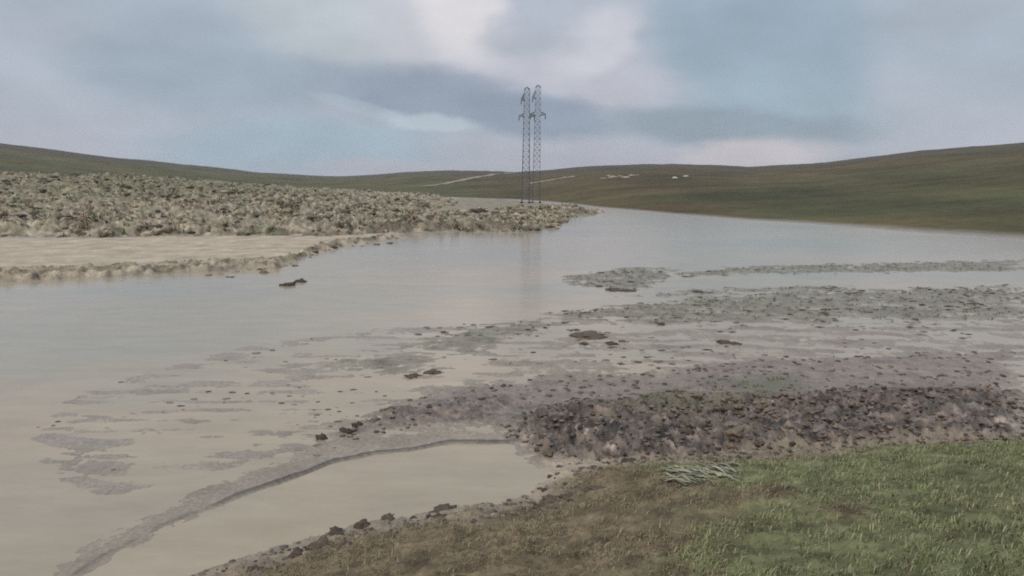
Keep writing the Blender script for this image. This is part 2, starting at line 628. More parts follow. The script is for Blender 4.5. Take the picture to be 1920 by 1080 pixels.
    # near bank, up to where the photographer stands
    dn = np.minimum(d_near, 9.0)
    nz = np.where(d_near > 0, 0.05 * smooth(0, 0.25, d_near) + 0.255 * dn * smooth(-0.4, 1.2, dn), -0.35 * smooth(0, 1.0, -d_near))
    nz = nz + (0.055 * lump + 0.03 * fine + 0.05 * broad) * smooth(-0.1, 0.3, d_near) * smooth(60, 20, r)
    z = np.maximum(z, nz)
    if not want_cols:
        return z

    def C(*rgb):
        return np.array(rgb)[None, :]

    def put(col, w, rgb):
        return col * (1 - w[:, None]) + rgb * w[:, None]

    n1 = fbm(x * 0.7, y * 0.7, 4, 101)
    n2 = fbm(x * 3.0, y * 3.0, 4, 111, 0.6)
    n3 = fbm(x * 0.02, y * 0.05, 4, 121)
    col = np.repeat(C(0.26, 0.22, 0.19), len(x), 0)
    wet = np.ones(x.shape)
    mudc = C(0.198, 0.150, 0.118) * (1 + 0.4 * n2[:, None])
    col = put(col, smooth(-1, 0.3, np.maximum.reduce([d_mud, d_mid, d_shelf])), mudc)
    col = put(col, smooth(-0.6, 0.3, d_streak), C(0.172, 0.150, 0.100) * (1 + 0.5 * n2[:, None]))
    col = put(col, smooth(-0.3, 0.4, d_core) * smooth(-0.5, 0.5, n2 + 0.45), C(0.105, 0.078, 0.062))
    col = put(col, smooth(-0.2, 0.4, d_core) * smooth(0.1, 0.5, n1 + 0.8 * n2) * 0.8, C(0.052, 0.039, 0.031))
    col = put(col, smooth(-0.2, 0.4, d_core) * smooth(0.25, 0.6, n1 * 0.6 - n2) * 0.7, C(0.22, 0.175, 0.145))
    churn = fbm(x * 2.3, y * 4.2, 4, 201, 0.65)
    cw = np.maximum(smooth(-0.3, 0.4, d_core), 0.7 * smooth(-0.3, 0.4, d_band))[:, None]
    col = col * (1 - cw) + cw * col * np.clip(1.22 + 1.9 * churn[:, None], 0.32, 2.4)
    hue = fbm(x * 0.8, y * 1.6, 3, 211)
    col = put(col, smooth(-0.2, 0.4, d_core) * smooth(0.2, 0.55, hue) * 0.45, C(0.115, 0.105, 0.062))
    col = put(col, smooth(-0.3, 0.4, d_band) * smooth(-0.2, 0.6, n2 + 0.25) * 0.85, C(0.105, 0.080, 0.068))
    col = put(col, smooth(-0.4, 0.3, d_weedy) * smooth(-0.3, 0.3, n1 + 0.2), C(0.150, 0.128, 0.080))
    col = put(col, smooth(0.11, 0.03, d_lip), C(0.10, 0.085, 0.07))
    col = put(col, smooth(-0.5, 1.0, d_spit), C(0.40, 0.33, 0.245) * (1 + 0.25 * n1[:, None]))
    wet = wet * (1 - 0.8 * smooth(-0.5, 1.0, np.maximum(d_spit, d_pale)))
    col = put(col, smooth(-1, 1, d_pale), C(0.24, 0.205, 0.15) * (1 + 0.35 * n1[:, None]))
    bankc = C(0.25, 0.205, 0.145)
    bw = np.maximum.reduce([smooth(-0.2, 0.4, d_strip), smooth(-0.3, 0.8, d_mound), smooth(-0.2, 0.2, d_edge)])
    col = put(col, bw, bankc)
    col = put(col, bw * smooth(0.05, 0.6, n1), C(0.34, 0.29, 0.21))
    col = put(col, bw * smooth(0.05, 0.5, -n2) * 0.75, C(0.115, 0.087, 0.060))
    col = put(col, bw * smooth(0.15, 0.6, fbm(x * 0.25, y * 0.2, 3, 131)) * 0.7, C(0.19, 0.19, 0.115))
    col = put(col, bw * smooth(12, 30, d_mound + 8 * n1) * 0.75, C(0.155, 0.145, 0.085))
    chb = fbm(x * 1.5, y * 0.8, 5, 221, 0.7)
    col = col * (1 - bw[:, None]) + bw[:, None] * col * np.clip(1.08 + 1.6 * chb[:, None], 0.3, 1.75)
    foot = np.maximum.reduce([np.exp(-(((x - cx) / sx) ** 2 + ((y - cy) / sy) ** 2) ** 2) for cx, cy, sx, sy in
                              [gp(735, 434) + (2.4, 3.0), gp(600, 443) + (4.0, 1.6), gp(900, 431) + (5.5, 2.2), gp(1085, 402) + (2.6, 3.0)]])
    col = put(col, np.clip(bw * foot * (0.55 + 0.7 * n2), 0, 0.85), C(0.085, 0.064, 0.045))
    wet = wet * (1 - 0.8 * bw)
    # a film of pale silt where the water has only just left the mud
    film = smooth(0.030, 0.002, z) * smooth(40, 20, y) * smooth(-0.1, -0.6, d_near)
    col = put(col, film * 0.75, C(0.285, 0.235, 0.178))
    wet = wet + 0.35 * film
    # hills: browned pasture, greener in the hollows
    hm = fbm(x * 0.04, y * 0.025, 5, 145, 0.65)
    hw = smooth(-0.005, 0.012, ht)
    green = np.clip(0.25 + 0.8 * n3 + 0.55 * smooth(0.02, -0.12, az) - 0.1 + 0.7 * smooth(0.22, 0.40, az) * smooth(0.5, 0.05, ht), 0, 1)
    hc = C(0.094, 0.069, 0.033) * (1 - green[:, None]) + C(0.073, 0.073, 0.033) * green[:, None]
    hc = hc * (0.9 + 0.35 * fbm(x * 0.05, y * 0.12, 4, 141, 0.6)[:, None])
    hc = hc * np.clip(1 + 0.45 * hm[:, None], 0.55, 1.6)
    hc = hc * (1 + 0.22 * smooth(0.0, -0.12, az)[:, None])
    upper = smooth(0.40, 0.75, ht + 0.25 * n3)
    hc = hc * (1 - 0.8 * upper[:, None]) + C(0.076, 0.064, 0.059) * 0.8 * upper[:, None]  # haze of distance painted into the tint, greying the upper slopes
    col = put(col, hw, hc)
    # silt line left by the flood along the foot of the right hill
    col = put(col, smooth(0.012, -0.012, ht) * smooth(-0.05, -0.012, ht) * (az > 0.05), C(0.30, 0.255, 0.225))
    wet = wet * (1 - hw)
    # near bank
    nw = smooth(-0.12, 0.05, d_near)
    dry = C(0.150, 0.115, 0.070) * np.clip(1 + 0.75 * n2[:, None] + 0.3 * n1[:, None], 0.4, 1.9)
    col = put(col, nw, dry)
    margin = nw * smooth(1.0, 0.15, d_near + 0.5 * n1 + 0.25 * n2)
    col = put(col, margin, C(0.235, 0.188, 0.135) * (1 + 0.25 * n2[:, None]))
    col = put(col, smooth(-0.25, 0.15, d_sand + 0.1 * n2), C(0.33, 0.265, 0.19) * (1 + 0.2 * n2[:, None]))
    gx = (x - 1.75) * 0.55
    gw = nw * smooth(-0.1, 0.9, gx + 1.0 * n1 + 0.5 * n2 + 0.15 * smooth(6.0, 5.2, y) * 5 * smooth(-0.6, 0.4, x)) * smooth(0.1, 1.2, d_near + 0.9 * n1 + 0.5 * n2)
    col = put(col, gw, C(0.130, 0.133, 0.065) * np.clip(1 + 0.8 * n2[:, None], 0.4, 1.8))
    wet = wet * (1 - 0.9 * smooth(0.0, 0.6, d_near))
    info = dict(near=d_near, core=d_core, mud=d_mud, mound=d_mound, strip=d_strip, edge=d_edge, streak=d_streak, mid=d_mid, weedy=d_weedy,
                green=gw, sand=d_sand, margin=margin, ht=ht)
    return z, np.clip(col, 0.02, 0.5), np.clip(wet, 0, 1.4), info


def build_ground():
    # a polar sheet, finest where it is seen closest
    rr = [0.0, 1.0, 2.0, 3.0]
    r = 3.6
    while r < 22:
        rr.append(r)
        r *= 1.0048
    while r < 125:
        rr.append(r)
        r *= 1.0085
    while r < 900:
        rr.append(r)
        r *= 1.018
    while r < 3500:
        rr.append(r)
        r *= 1.15
    rr = np.array(rr)
    dense = np.arange(-46, 46.001, 0.135)
    coarse = np.arange(48, 312.1, 4.0)
    az = np.radians(np.concatenate([dense, coarse]))
    n, k = len(rr), len(az)
    R, A = np.meshgrid(rr[1:], az, indexing='ij')
    x, y = (R * np.sin(A)).ravel(), (R * np.cos(A)).ravel()
    z, col, wet, info = land(x, y, True)
    verts = np.stack([x, y, z], 1)
    i, j = np.meshgrid(np.arange(n - 2), np.arange(k), indexing='ij')
    j2 = (j + 1) % k
    f = np.stack([i * k + j, i * k + j2, (i + 1) * k + j2, (i + 1) * k + j], -1).reshape(-1, 4)
    f = f[:, ::-1]
    # the middle, under the photographer's feet, as quads onto a second centre ring
    c0 = len(verts)
    verts = np.concatenate([verts, np.array([[0, 0, float(z[:k].mean())]])])
    col = np.concatenate([col, col[:1]])
    wet = np.concatenate([wet, wet[:1]])
    jj = np.arange(0, k - 1, 2)
    cap = np.stack([np.full(len(jj), c0), (jj + 2) % k, jj + 1, jj], 1)
    f = np.concatenate([f, cap])
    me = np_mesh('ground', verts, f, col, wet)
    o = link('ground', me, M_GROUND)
    tag(o, kind='structure')
    return o


build_ground()


def build_water():
    # a disc in rings, level with the flood
    rr = np.array([0.0, 3, 6, 10, 16, 26, 45, 80, 130, 200, 300])
    k = 64
    a = np.arange(k) / k * 2 * np.pi
    R, A = np.meshgrid(rr[1:], a, indexing='ij')
    v = np.stack([(R * np.sin(A)).ravel(), (R * np.cos(A)).ravel(), np.zeros(R.size)], 1)
    n = len(rr) - 1
    i, j = np.meshgrid(np.arange(n - 1), np.arange(k), indexing='ij')
    f = np.stack([i * k + j, (i + 1) * k + j, (i + 1) * k + (j + 1) % k, i * k + (j + 1) % k], -1).reshape(-1, 4)
    f = f[:, ::-1]
    return tag(link('flood_water', np_mesh('flood_water', v, f), M_WATER), kind='structure')


build_water()

# dirt tracks over the hills, laid on the turf
M_TRACK = tint_material('bare_track_soil', 0.95, 0.05, 0.6)


def hit(u, v, r0=60.0, r1=800.0):
    """Walk along the line of sight to the land."""
    d = ray(u, v)
    h = math.hypot(d.x, d.y)
    r = np.linspace(r0, r1, 2500)
    x, y = d.x / h * r, d.y / h * r
    z = land(x, y)
    s = EYE + d.z / h * r
    i = np.argmax(s <= z) if np.any(s <= z) else int(np.argmin(s - z))
    return x[i], y[i], z[i]


def track(name, pts, width, rgb):
    P = []
    for a, b in zip(pts[:-1], pts[1:]):
        for t in np.linspace(0, 1, 24, endpoint=False):
            P.append((a[0] + (b[0] - a[0]) * t, a[1] + (b[1] - a[1]) * t))
    P.append(pts[-1][:2])
    P = np.array(P)
    T = np.gradient(P, axis=0)
    T /= np.linalg.norm(T, axis=1)[:, None] + 1e-9
    Nn = np.stack([-T[:, 1], T[:, 0]], 1)
    w = width * (1 + 0.35 * fbm(P[:, 0] * 0.1, P[:, 1] * 0.1, 3, 9))
    rows = []
    m = 5
    for q in np.linspace(-1, 1, m):
        xy = P + Nn * (q * w / 2)[:, None]
        rows.append(np.column_stack([xy, land(xy[:, 0], xy[:, 1]) + 0.10]))
    V = np.stack(rows, 1)
    n = len(P)
    i, j = np.meshgrid(np.arange(n - 1), np.arange(m - 1), indexing='ij')
    f = np.stack([i * m + j, i * m + j + 1, (i + 1) * m + j + 1, (i + 1) * m + j], -1).reshape(-1, 4)
    me = np_mesh(name, V.reshape(-1, 3), f, np.repeat(np.array([rgb]), n * m, 0))
    return tag(link(name, me, M_TRACK), kind='structure')


track('dirt_track', [hit(u, v) for u, v in ((800, 350), (850, 341), (890, 333), (925, 327), (955, 324.5))], 3.6, (0.24, 0.21, 0.165))
track('dirt_track', [hit(u, v) for u, v in ((990, 345), (1020, 340), (1045, 336), (1080, 331))], 3.4, (0.22, 0.185, 0.155))

# ------------------------------------------------------------------ the two lattice masts
def bars_mesh(name, bars):
    """Square steel members from end to end, one mesh."""
    V, F = [], []
    for (a, b, w) in bars:
        a, b = Vector(a), Vector(b)
        d = (b - a).normalized()
        s = d.cross(Vector((0, 0, 1)))
        s = s.normalized() if s.length > 0.05 else Vector((1, 0, 0))
        t = d.cross(s).normalized()
        k = len(V)
        for c in (a, b):
            for p, q in ((-1, -1), (1, -1), (1, 1), (-1, 1)):
                V.append(tuple(c + s * (p * w / 2) + t * (q * w / 2)))
        F += [(k, k + 1, k + 5, k + 4), (k + 1, k + 2, k + 6, k + 5), (k + 2, k + 3, k + 7, k + 6), (k + 3, k, k + 4, k + 7),
              (k + 3, k + 2, k + 1, k), (k + 4, k + 5, k + 6, k + 7)]
    return np_mesh(name, np.array(V), np.array(F), shade=False)


def string_mesh(length):
    """A hanging string of bell-shaped discs with its end clamp."""
    prof = [(0.02, 0.0)]
    n = 6
    for i in range(n):
        z0 = -0.08 - (length - 0.16) * i / n
        dz = (length - 0.16) / n
        prof += [(0.03, z0), (0.11, z0 - 0.45 * dz), (0.10, z0 - 0.62 * dz), (0.03, z0 - 0.75 * dz)]
    prof += [(0.025, -length + 0.08), (0.06, -length + 0.04), (0.05, -length)]
    k = 10
    V = [(r * math.cos(2 * math.pi * j / k), r * math.sin(2 * math.pi * j / k), z) for r, z in prof for j in range(k)]
    F = [(i * k + j, (i + 1) * k + j, (i + 1) * k + (j + 1) % k, i * k + (j + 1) % k) for i in range(len(prof) - 1) for j in range(k)]
    return np_mesh('insulator', np.array(V), np.array(F)[:, ::-1])


HM = 18.4                       # height of a mast


def mast_half(z):
    return 0.60 + (0.38 - 0.60) * min(z / HM, 1.0)


def make_mast():
    root = bpy.data.objects.new('lattice_mast', None)
    sc.collection.objects.link(root)
    corner = ((1, 1), (-1, 1), (-1, -1), (1, -1))
    for sx, sy in corner:
        a, b = mast_half(0), mast_half(HM)
        link('leg', bars_mesh('leg', [((a * sx, a * sy, -0.3), (b * sx, b * sy, HM), 0.065)]), M_STEEL, root)
        link('footing', bars_mesh('footing', [((a * sx, a * sy, -0.5), (a * sx, a * sy, 0.22), 0.38)]), M_ROCK2, root)
    br = []
    levels = np.linspace(0.4, HM, 21)
    for z0, z1 in zip(levels[:-1], levels[1:]):
        h0, h1 = mast_half(z0), mast_half(z1)
        for q in range(4):
            c, d = corner[q], corner[(q + 1) % 4]
            br.append(((c[0] * h0, c[1] * h0, z0), (d[0] * h1, d[1] * h1, z1), 0.03))
            br.append(((d[0] * h0, d[1] * h0, z0), (c[0] * h1, c[1] * h1, z1), 0.03))
            br.append(((c[0] * h1, c[1] * h1, z1), (d[0] * h1, d[1] * h1, z1), 0.03))
    link('lattice_bracing', bars_mesh('lattice_bracing', br), M_STEEL, root)
    cap = []
    for c in corner:
        cap.append(((c[0] * 0.38, c[1] * 0.38, HM), (0, 0, HM + 0.35), 0.09))
    link('peak', bars_mesh('peak', cap), M_STEEL, root)
    ins = string_mesh(0.75)

    def arm(side, zb, reach, rise):
        h = mast_half(zb)
        tip = (side * reach, 0, zb + 0.06)
        ab = []
        for sy in (-1, 1):
            ab.append(((side * h, sy * h, zb), tip, 0.10))
            ab.append(((side * h, sy * h, zb + rise), (tip[0], 0, tip[2] + 0.09), 0.09))
        for t in (0.3, 0.6):
            lo = [(side * (h + (reach - h) * t), sy * h * (1 - t), zb + 0.06 * t) for sy in (-1, 1)]
            up = [(side * (h + (reach - h) * t), sy * h * (1 - t), zb + rise * (1 - t) + 0.15 * t) for sy in (-1, 1)]
            ab.append((lo[0], lo[1], 0.06))
            for p, q in zip(lo, up):
                ab.append((p, q, 0.06))
        ao = link('cross_arm', bars_mesh('cross_arm', ab), M_STEEL, root)
        io = link('insulator', ins, M_INS, ao)
        io.location = tip
    arm(-1, HM - 1.75, 0.85, 1.2)
    arm(-1, HM - 4.35, 1.15, 0.5)
    arm(1, HM - 4.35, 1.22, 0.5)
    return root


M_ROCK2 = tint_material('footing_concrete', 0.9, 0.05, 3.0)


def copy_tree(o, parent=None):
    c = o.copy()
    sc.collection.objects.link(c)
    c.parent = parent
    for ch in list(o.children):
        copy_tree(ch, c)
    return c


def stand_mast(root, u, v_top, dist, yaw, lean):
    d = ray(u, 340)
    x, y = d.x / d.y * dist, dist
    z = float(land(np.array([x]), np.array([y]))[0]) - 0.05
    dt = ray(u, v_top)
    want = EYE + dt.z / dt.y * dist - z
    root.location = (x, y, z)
    root.rotation_euler = (0, lean, yaw)
    k = want / (HM + 0.35)
    root.scale = (1, 1, k)
    return k


mast = make_mast()
mast2 = copy_tree(mast)
MG = 'pair of steel lattice masts at the foot of the hill'
tag(mast, 'left one of two slim grey lattice power masts before the hill', 'pylon', MG)
tag(mast2, 'right, slightly taller one of two slim grey lattice power masts before the hill', 'pylon', MG)
stand_mast(mast, 985.5, 163, 110.0, 0.05, 0.010)
stand_mast(mast2, 1005.5, 159, 113.0, -0.04, 0.012)

# ------------------------------------------------------------------ clods, weeds, stones
def icosphere(level):
    t = (1 + 5 ** 0.5) / 2
    v = [(-1, t, 0), (1, t, 0), (-1, -t, 0), (1, -t, 0), (0, -1, t), (0, 1, t), (0, -1, -t), (0, 1, -t), (t, 0, -1), (t, 0, 1),
         (-t, 0, -1), (-t, 0, 1)]
    f = [(0, 11, 5), (0, 5, 1), (0, 1, 7), (0, 7, 10), (0, 10, 11), (1, 5, 9), (5, 11, 4), (11, 10, 2), (10, 7, 6), (7, 1, 8),
         (3, 9, 4), (3, 4, 2), (3, 2, 6), (3, 6, 8), (3, 8, 9), (4, 9, 5), (2, 4, 11), (6, 2, 10), (8, 6, 7), (9, 8, 1)]
    v = [np.array(p) / np.linalg.norm(p) for p in v]
    for _ in range(level):
        mid, nf = {}, []

        def m(a, b):
            key = (min(a, b), max(a, b))
            if key not in mid:
                p = v[a] + v[b]
                v.append(p / np.linalg.norm(p))
                mid[key] = len(v) - 1
            return mid[key]
        for a, b, c in f:
            ab, bc, ca = m(a, b), m(b, c), m(c, a)
            nf += [(a, ab, ca), (b, bc, ab), (c, ca, bc), (ab, bc, ca)]
        f = nf
    return np.array(v), np.array(f)


def lumpy(level, seed, rgb, rough=0.35, flat=0.6):
    v, f = icosphere(level)
    n = fbm(v[:, 0] * 1.3 + seed * 7.7 + v[:, 2] * 1.1, v[:, 1] * 1.3 - v[:, 2] * 0.9 + seed, 3, seed, 0.6)
    n2 = fbm(v[:, 0] * 3.1 + seed * 3.3 - v[:, 2] * 2.2, v[:, 1] * 3.1 + v[:, 2] * 2.7, 2, seed + 40)
    v = v * (1 + rough * n + rough * 0.6 * n2)[:, None]
    g = np.random.default_rng(seed)
    v *= np.array([1.0, 0.75 + 0.5 * g.random(), flat * (0.8 + 0.4 * g.random())])
    c = np.array([rgb]) * (1 + 0.35 * n)[:, None]
    return v, f, c


def clod_mesh(level, seed, rgb, rough=0.35, flat=0.6, name='earth_clod'):
    v, f, c = lumpy(level, seed, rgb, rough, flat)
    return np_mesh(name, v, f, c)


DARK = (0.080, 0.060, 0.044)
BROWN = (0.155, 0.115, 0.080)
PALE = (0.29, 0.235, 0.175)


def blade_arrays(n, seed, spread, length, width, rgbs, lean=0.6):
    """A tuft: n bent, tapering blades of two quads' worth of triangles."""
    g = np.random.default_rng(seed)
    V, F, C = [], [], []
    for i in range(n):
        a = g.random() * 2 * math.pi
        p = np.array([g.normal(0, spread), g.normal(0, spread), -0.02])
        L_ = length * (0.5 + 0.8 * g.random())
        d = np.array([math.cos(a), math.sin(a), 0])
        s = np.array([-d[1], d[0], 0]) * width / 2
        le = lean * (0.3 + g.random())
        p1 = p + d * L_ * 0.25 * le + np.array([0, 0, L_ * 0.6])
        p2 = p + d * L_ * 0.9 * le + np.array([0, 0, L_ * max(0.95 - 0.35 * le, 0.3)])
        k = len(V)
        V += [p - s, p + s, p1 + s * 0.8, p1 - s * 0.8, p2]
        F += [(k, k + 1, k + 2), (k, k + 2, k + 3), (k + 3, k + 2, k + 4)]
        c = np.array(rgbs[g.integers(len(rgbs))]) * (0.75 + 0.5 * g.random())
        C += [c] * 5
    return np.array(V), np.array(F), np.array(C)


def weed_mesh(seed, rgbs, n=38, length=1.0, width=0.10, spread=0.22):
    v, f, c = blade_arrays(n, seed, spread, length, width, rgbs, 0.9)
    return np_mesh('weed_tuft', v, f, c, shade=False)


CLODS_DARK = [clod_mesh(2, s, DARK, 0.75, 0.55) for s in range(1, 6)]
CLODS_BROWN = [clod_mesh(2, s, BROWN, 0.75, 0.5) for s in range(11, 17)]
CLODS_PALE = [clod_mesh(2, s, PALE, 0.7, 0.5) for s in range(21, 25)]
SCRUB = [(0.28, 0.225, 0.15), (0.38, 0.31, 0.21), (0.17, 0.13, 0.085), (0.48, 0.41, 0.30), (0.34, 0.305, 0.20)]
GREENISH = [(0.28, 0.30, 0.19), (0.36, 0.36, 0.25), (0.20, 0.205, 0.115)]
WEEDS_DRY = [weed_mesh(s, SCRUB) for s in range(31, 36)]
WEEDS_GREEN = [weed_mesh(s, GREENISH) for s in range(41, 44)]


def place(name, me, mat, x, y, sx, sy, sz, yaw, label, cat, group=None, sink=0.15, floor=None):
    z = float(land(np.array([x]), np.array([y]))[0])
    if floor is not None:
        z = max(z, floor)
    o = link(name, me, mat)
    o.location = (x, y, z - sink * sz)
    o.rotation_euler = (0, 0, yaw)
    o.scale = (sx, sy, sz)
    return tag(o, label, cat, group)


def px_m(x, y):
    return math.sqrt(x * x + y * y + EYE * EYE) / FPX


def clod_at(u, v, w, h, label, mats=None, group=None, z=0.0):
    """A clod w x h photo pixels big sitting where the photograph shows it."""
    x, y = gp(u, v + h * 0.3, z)
    k = px_m(x, y)
    me = random.choice(mats or CLODS_DARK)
    return place('earth_clod', me, M_CLOD, x, y, w * k / 2, w * k / 2.4, h * k / 1.0, random.uniform(-0.4, 0.4), label, 'clod', group,
                 0.2, 0.0)


# clods the photograph lets one point to
clod_at(540, 531, 30, 14, 'black mud lump at the left shore, the one cut by the picture edge')
clod_at(562, 525, 22, 12, 'black mud lump in the water at the left, just right of its twin')
clod_at(681, 983, 26, 20, 'dark round earth clod, tallest on the rim of the tan puddle')
clod_at(693, 1003, 20, 12, 'small dark clod just below the tallest round clod by the puddle')
clod_at(604, 1024, 40, 18, 'broad dark clod on the lower left rim of the puddle', z=0.1)
clod_at(560, 1036, 26, 14, 'dark clod nearest the lower left corner of the puddle rim', z=0.1)
clod_at(726, 968, 24, 13, 'grey brown clod at the puddle edge right of the tallest clod')
clod_at(633, 1003, 34, 16, 'ragged dark clod between the broad one and the tallest one by the puddle')
clod_at(830, 955, 40, 12, 'long low dark clod at the middle of the near puddle edge')
clod_at(604, 818, 20, 15, 'dark clod at the left tip of the grey mud flat')
clod_at(650, 807, 26, 18, 'blackish clod on the mud flat, second from its left tip')
clod_at(672, 798, 20, 12, 'small dark clod right of the blackish clod on the mud flat')
clod_at(776, 703, 30, 8, 'flat dark mud lump in the left middle of the flood')
clod_at(812, 696, 30, 9, 'flat dark mud lump beside another in the left middle of the flood')
clod_at(1105, 627, 60, 10, 'long black mud bar in the centre right of the flooded field')
clod_at(1368, 641, 46, 10, 'long black mud bar at the right edge of the flooded field')
clod_at(1165, 542, 60, 7, 'dark mud bar at the lower edge of the farthest weedy shoal')
clod_at(900, 403, 30, 7, 'dark soil lump on top of the far bank left of the masts', z=0.3)

clod_at(1040, 915, 50, 13, 'long dark clod added for the shadow streak just right of the puddle', z=0.25)  # these four dark clods are added to stand for shadow streaks in the turf
clod_at(1068, 908, 34, 12, 'dark clod added for a shadow streak, second to the right of the puddle', z=0.28)
clod_at(1120, 908, 40, 12, 'dark clod added for a shadow streak, third to the right of the puddle', z=0.3)
clod_at(1020, 930, 30, 10, 'small dark clod added for the shadow streak at the right end of the puddle', z=0.2)
taken = []


def shade_word(me):
    return 'dark' if me in CLODS_DARK else 'pale' if me in CLODS_PALE else 'brown'



def scatter(n, region, size, meshes, mat, name, label, cat, group, flat=(0.5, 0.9), test=None, z=0.0, gap=0.6, power=3.0):
    """n things inside a photo-traced region, random sizes in photo pixels."""
    made = tries = 0
    poly = region
    us, vs = [p[0] for p in poly], [p[1] for p in poly]
    while made < n and tries < n * 40:
        tries += 1
        u, v = random.uniform(min(us), max(us)), random.uniform(min(vs), max(vs))
        if sdf(np.array([u]), np.array([v]), poly)[0] < 0:
            continue
        x, y = gp(u, v, z)
        if test and not test(x, y):
            continue
        k = px_m(x, y)
        w = (size[0] + (size[1] - size[0]) * random.random() ** power) * k
        if any((x - a) ** 2 + ((y - b) * 0.6) ** 2 < (gap * (w + c) / 2) ** 2 for a, b, c in taken[-260:]):
            continue
        taken.append((x, y, w))
        me = random.choice(meshes)
        big = w / k > (size[0] + size[1]) / 2
        look = ('broad ' if big else 'small ') + shade_word(me)
        side = 'left' if x < gp(sum(us) / len(us), v)[0] else 'right'
        place(name, me, mat, x, y, w / 2, w / 2 * random.uniform(0.7, 1.0), w * random.uniform(*flat), random.uniform(0, 6.28),
              look + ' ' + label.replace('SIDE', side), cat, group, 0.3, -0.01)
        made += 1


scatter(24, [(380, 512), (528, 496), (575, 474), (640, 456), (745, 443), (748, 452), (660, 462), (600, 478), (545, 500), (528, 508), (380, 522)],
        (8, 26), CLODS_BROWN + CLODS_DARK * 2, M_CLOD, 'earth_clod', 'lump on the SIDE part of the ragged left shoreline', 'clod', 'lumps on the ragged left shore', (0.3, 0.6), z=0.1)
scatter(50, [(530, 1050), (600, 1010), (690, 985), (770, 972), (860, 955), (990, 940), (1000, 985), (800, 1010), (640, 1060), (540, 1078)],
        (8, 30), CLODS_DARK + CLODS_BROWN * 2 + CLODS_PALE, M_CLOD, 'earth_clod', 'earth clod on the SIDE half of the near rim of the puddle', 'clod', 'clods on the near rim of the puddle', (0.3, 0.55), z=0.12)
scatter(75, [(930, 806), (1000, 770), (1100, 752), (1392, 742), (1560, 740), (1560, 850), (1392, 850), (1100, 866), (1012, 852)],
        (8, 30), CLODS_BROWN * 2 + CLODS_DARK * 2, M_CLOD, 'earth_clod', 'wet clod in the SIDE half of the churned mud beyond the grass', 'clod', 'clods in the churned mud', (0.3, 0.55), z=0.08)
scatter(45, [(620, 830), (740, 756), (850, 730), (1000, 705), (1392, 690), (1392, 735), (1000, 760), (900, 800)],
        (8, 18), CLODS_DARK * 2 + CLODS_BROWN, M_CLOD, 'earth_clod', 'clod lying on the SIDE half of the smooth grey mud flat', 'clod', 'clods on the mud flat', (0.2, 0.4))
scatter(34, [(780, 655), (900, 615), (1100, 600), (1392, 600), (1392, 690), (1000, 700), (900, 690)],
        (8, 30), CLODS_DARK, M_CLOD, 'earth_clod', 'flat mud lump standing out of the SIDE half of the shallow flood', 'clod', 'mud lumps in the shallow flood', (0.16, 0.28))
scatter(14, [(1010, 590), (1150, 572), (1392, 500), (1600, 490), (1600, 600), (1200, 605)],
        (9, 26), CLODS_DARK, M_CLOD, 'earth_clod', 'mud lump on the SIDE part of the weedy shoals in the flood', 'clod', 'mud lumps on the weedy shoals', (0.14, 0.26))
# the far bank
far_left = [(300, 446), (528, 444), (640, 438), (720, 425), (770, 408), (830, 396), (790, 372), (700, 356), (528, 352), (300, 345)]


def far_points(n, sx):
    """Spots on the far bank, picked from where it is seen."""
    out = []
    while len(out) < n:
        x, y = random.uniform(-95, 8), random.uniform(44, 165) if random.random() < 0.3 else random.uniform(44, 110)
        a = math.atan2(x, y)
        if a < -0.70:
            continue
        out.append((x, y))
    X = np.array(out)
    _, _, _, info = land(X[:, 0], X[:, 1], True)
    dens = smooth(-0.25, 0.35, fbm(X[:, 0] * 0.22, X[:, 1] * 0.16, 4, 171, 0.6) + 0.25 * fbm(X[:, 0] * 0.9, X[:, 1] * 0.7, 2, 175))
    ok = (np.maximum.reduce([info['mound'], info['strip'], info['edge']]) > 0.15) & (rng.random(len(X)) < 0.08 + dens)
    return X[ok], info['mound'][ok], info['strip'][ok]


pts, dm, ds = far_points(32000, 0)
order = np.argsort(np.hypot(pts[:, 0], pts[:, 1]))
near_first, dm, ds = pts[order], dm[order], ds[order]
M_WEED = tint_material('dry_weed', 0.85, 0.3, 4.0, 0.15)
nclod = nweed = 0
n_near = min(3400, len(near_first))
used = set()
for q in rng.permutation(n_near)[:330]:
    x, y = near_first[q]
    used.add(int(q))
    s = random.uniform(0.16, 0.36)
    where = 'on the bank before the masts' if ds[q] > dm[q] else 'on the far left mound' if x < -16 else 'on the mound left of the masts'
    up = max(ds[q], dm[q])
    where += ', low by the water' if up < 2.5 else ', midway up' if up < 9 else ', higher up'
    if random.random() < 0.25 and nclod < 70:
        nclod += 1
        me = random.choice(CLODS_DARK + CLODS_BROWN + CLODS_PALE * 2)
        place('earth_clod', me, M_CLOD, x, y, s, s * 0.8, s * random.uniform(0.5, 0.9), random.uniform(0, 6),
              shade_word(me) + ' lumpy earth clod ' + where, 'clod', 'clods on the far bank', 0.2)
    elif nweed < 250:
        nweed += 1
        g = fbm(np.array([x * 0.25]), np.array([y * 0.2]), 3, 131)[0] > 0.15
        h = random.uniform(0.25, 0.6)
        place('weed_tuft', random.choice(WEEDS_GREEN if g else WEEDS_DRY), M_WEED, x, y, s * 1.7, s * 1.7, h, random.uniform(0, 6),
              ('tall ' if h > 0.45 else 'low ') + ('grey green' if g else 'dry brown') + ' weed tuft ' + where, 'weed',
              'green weeds on the far bank' if g else 'dry weeds on the far bank', 0.05)


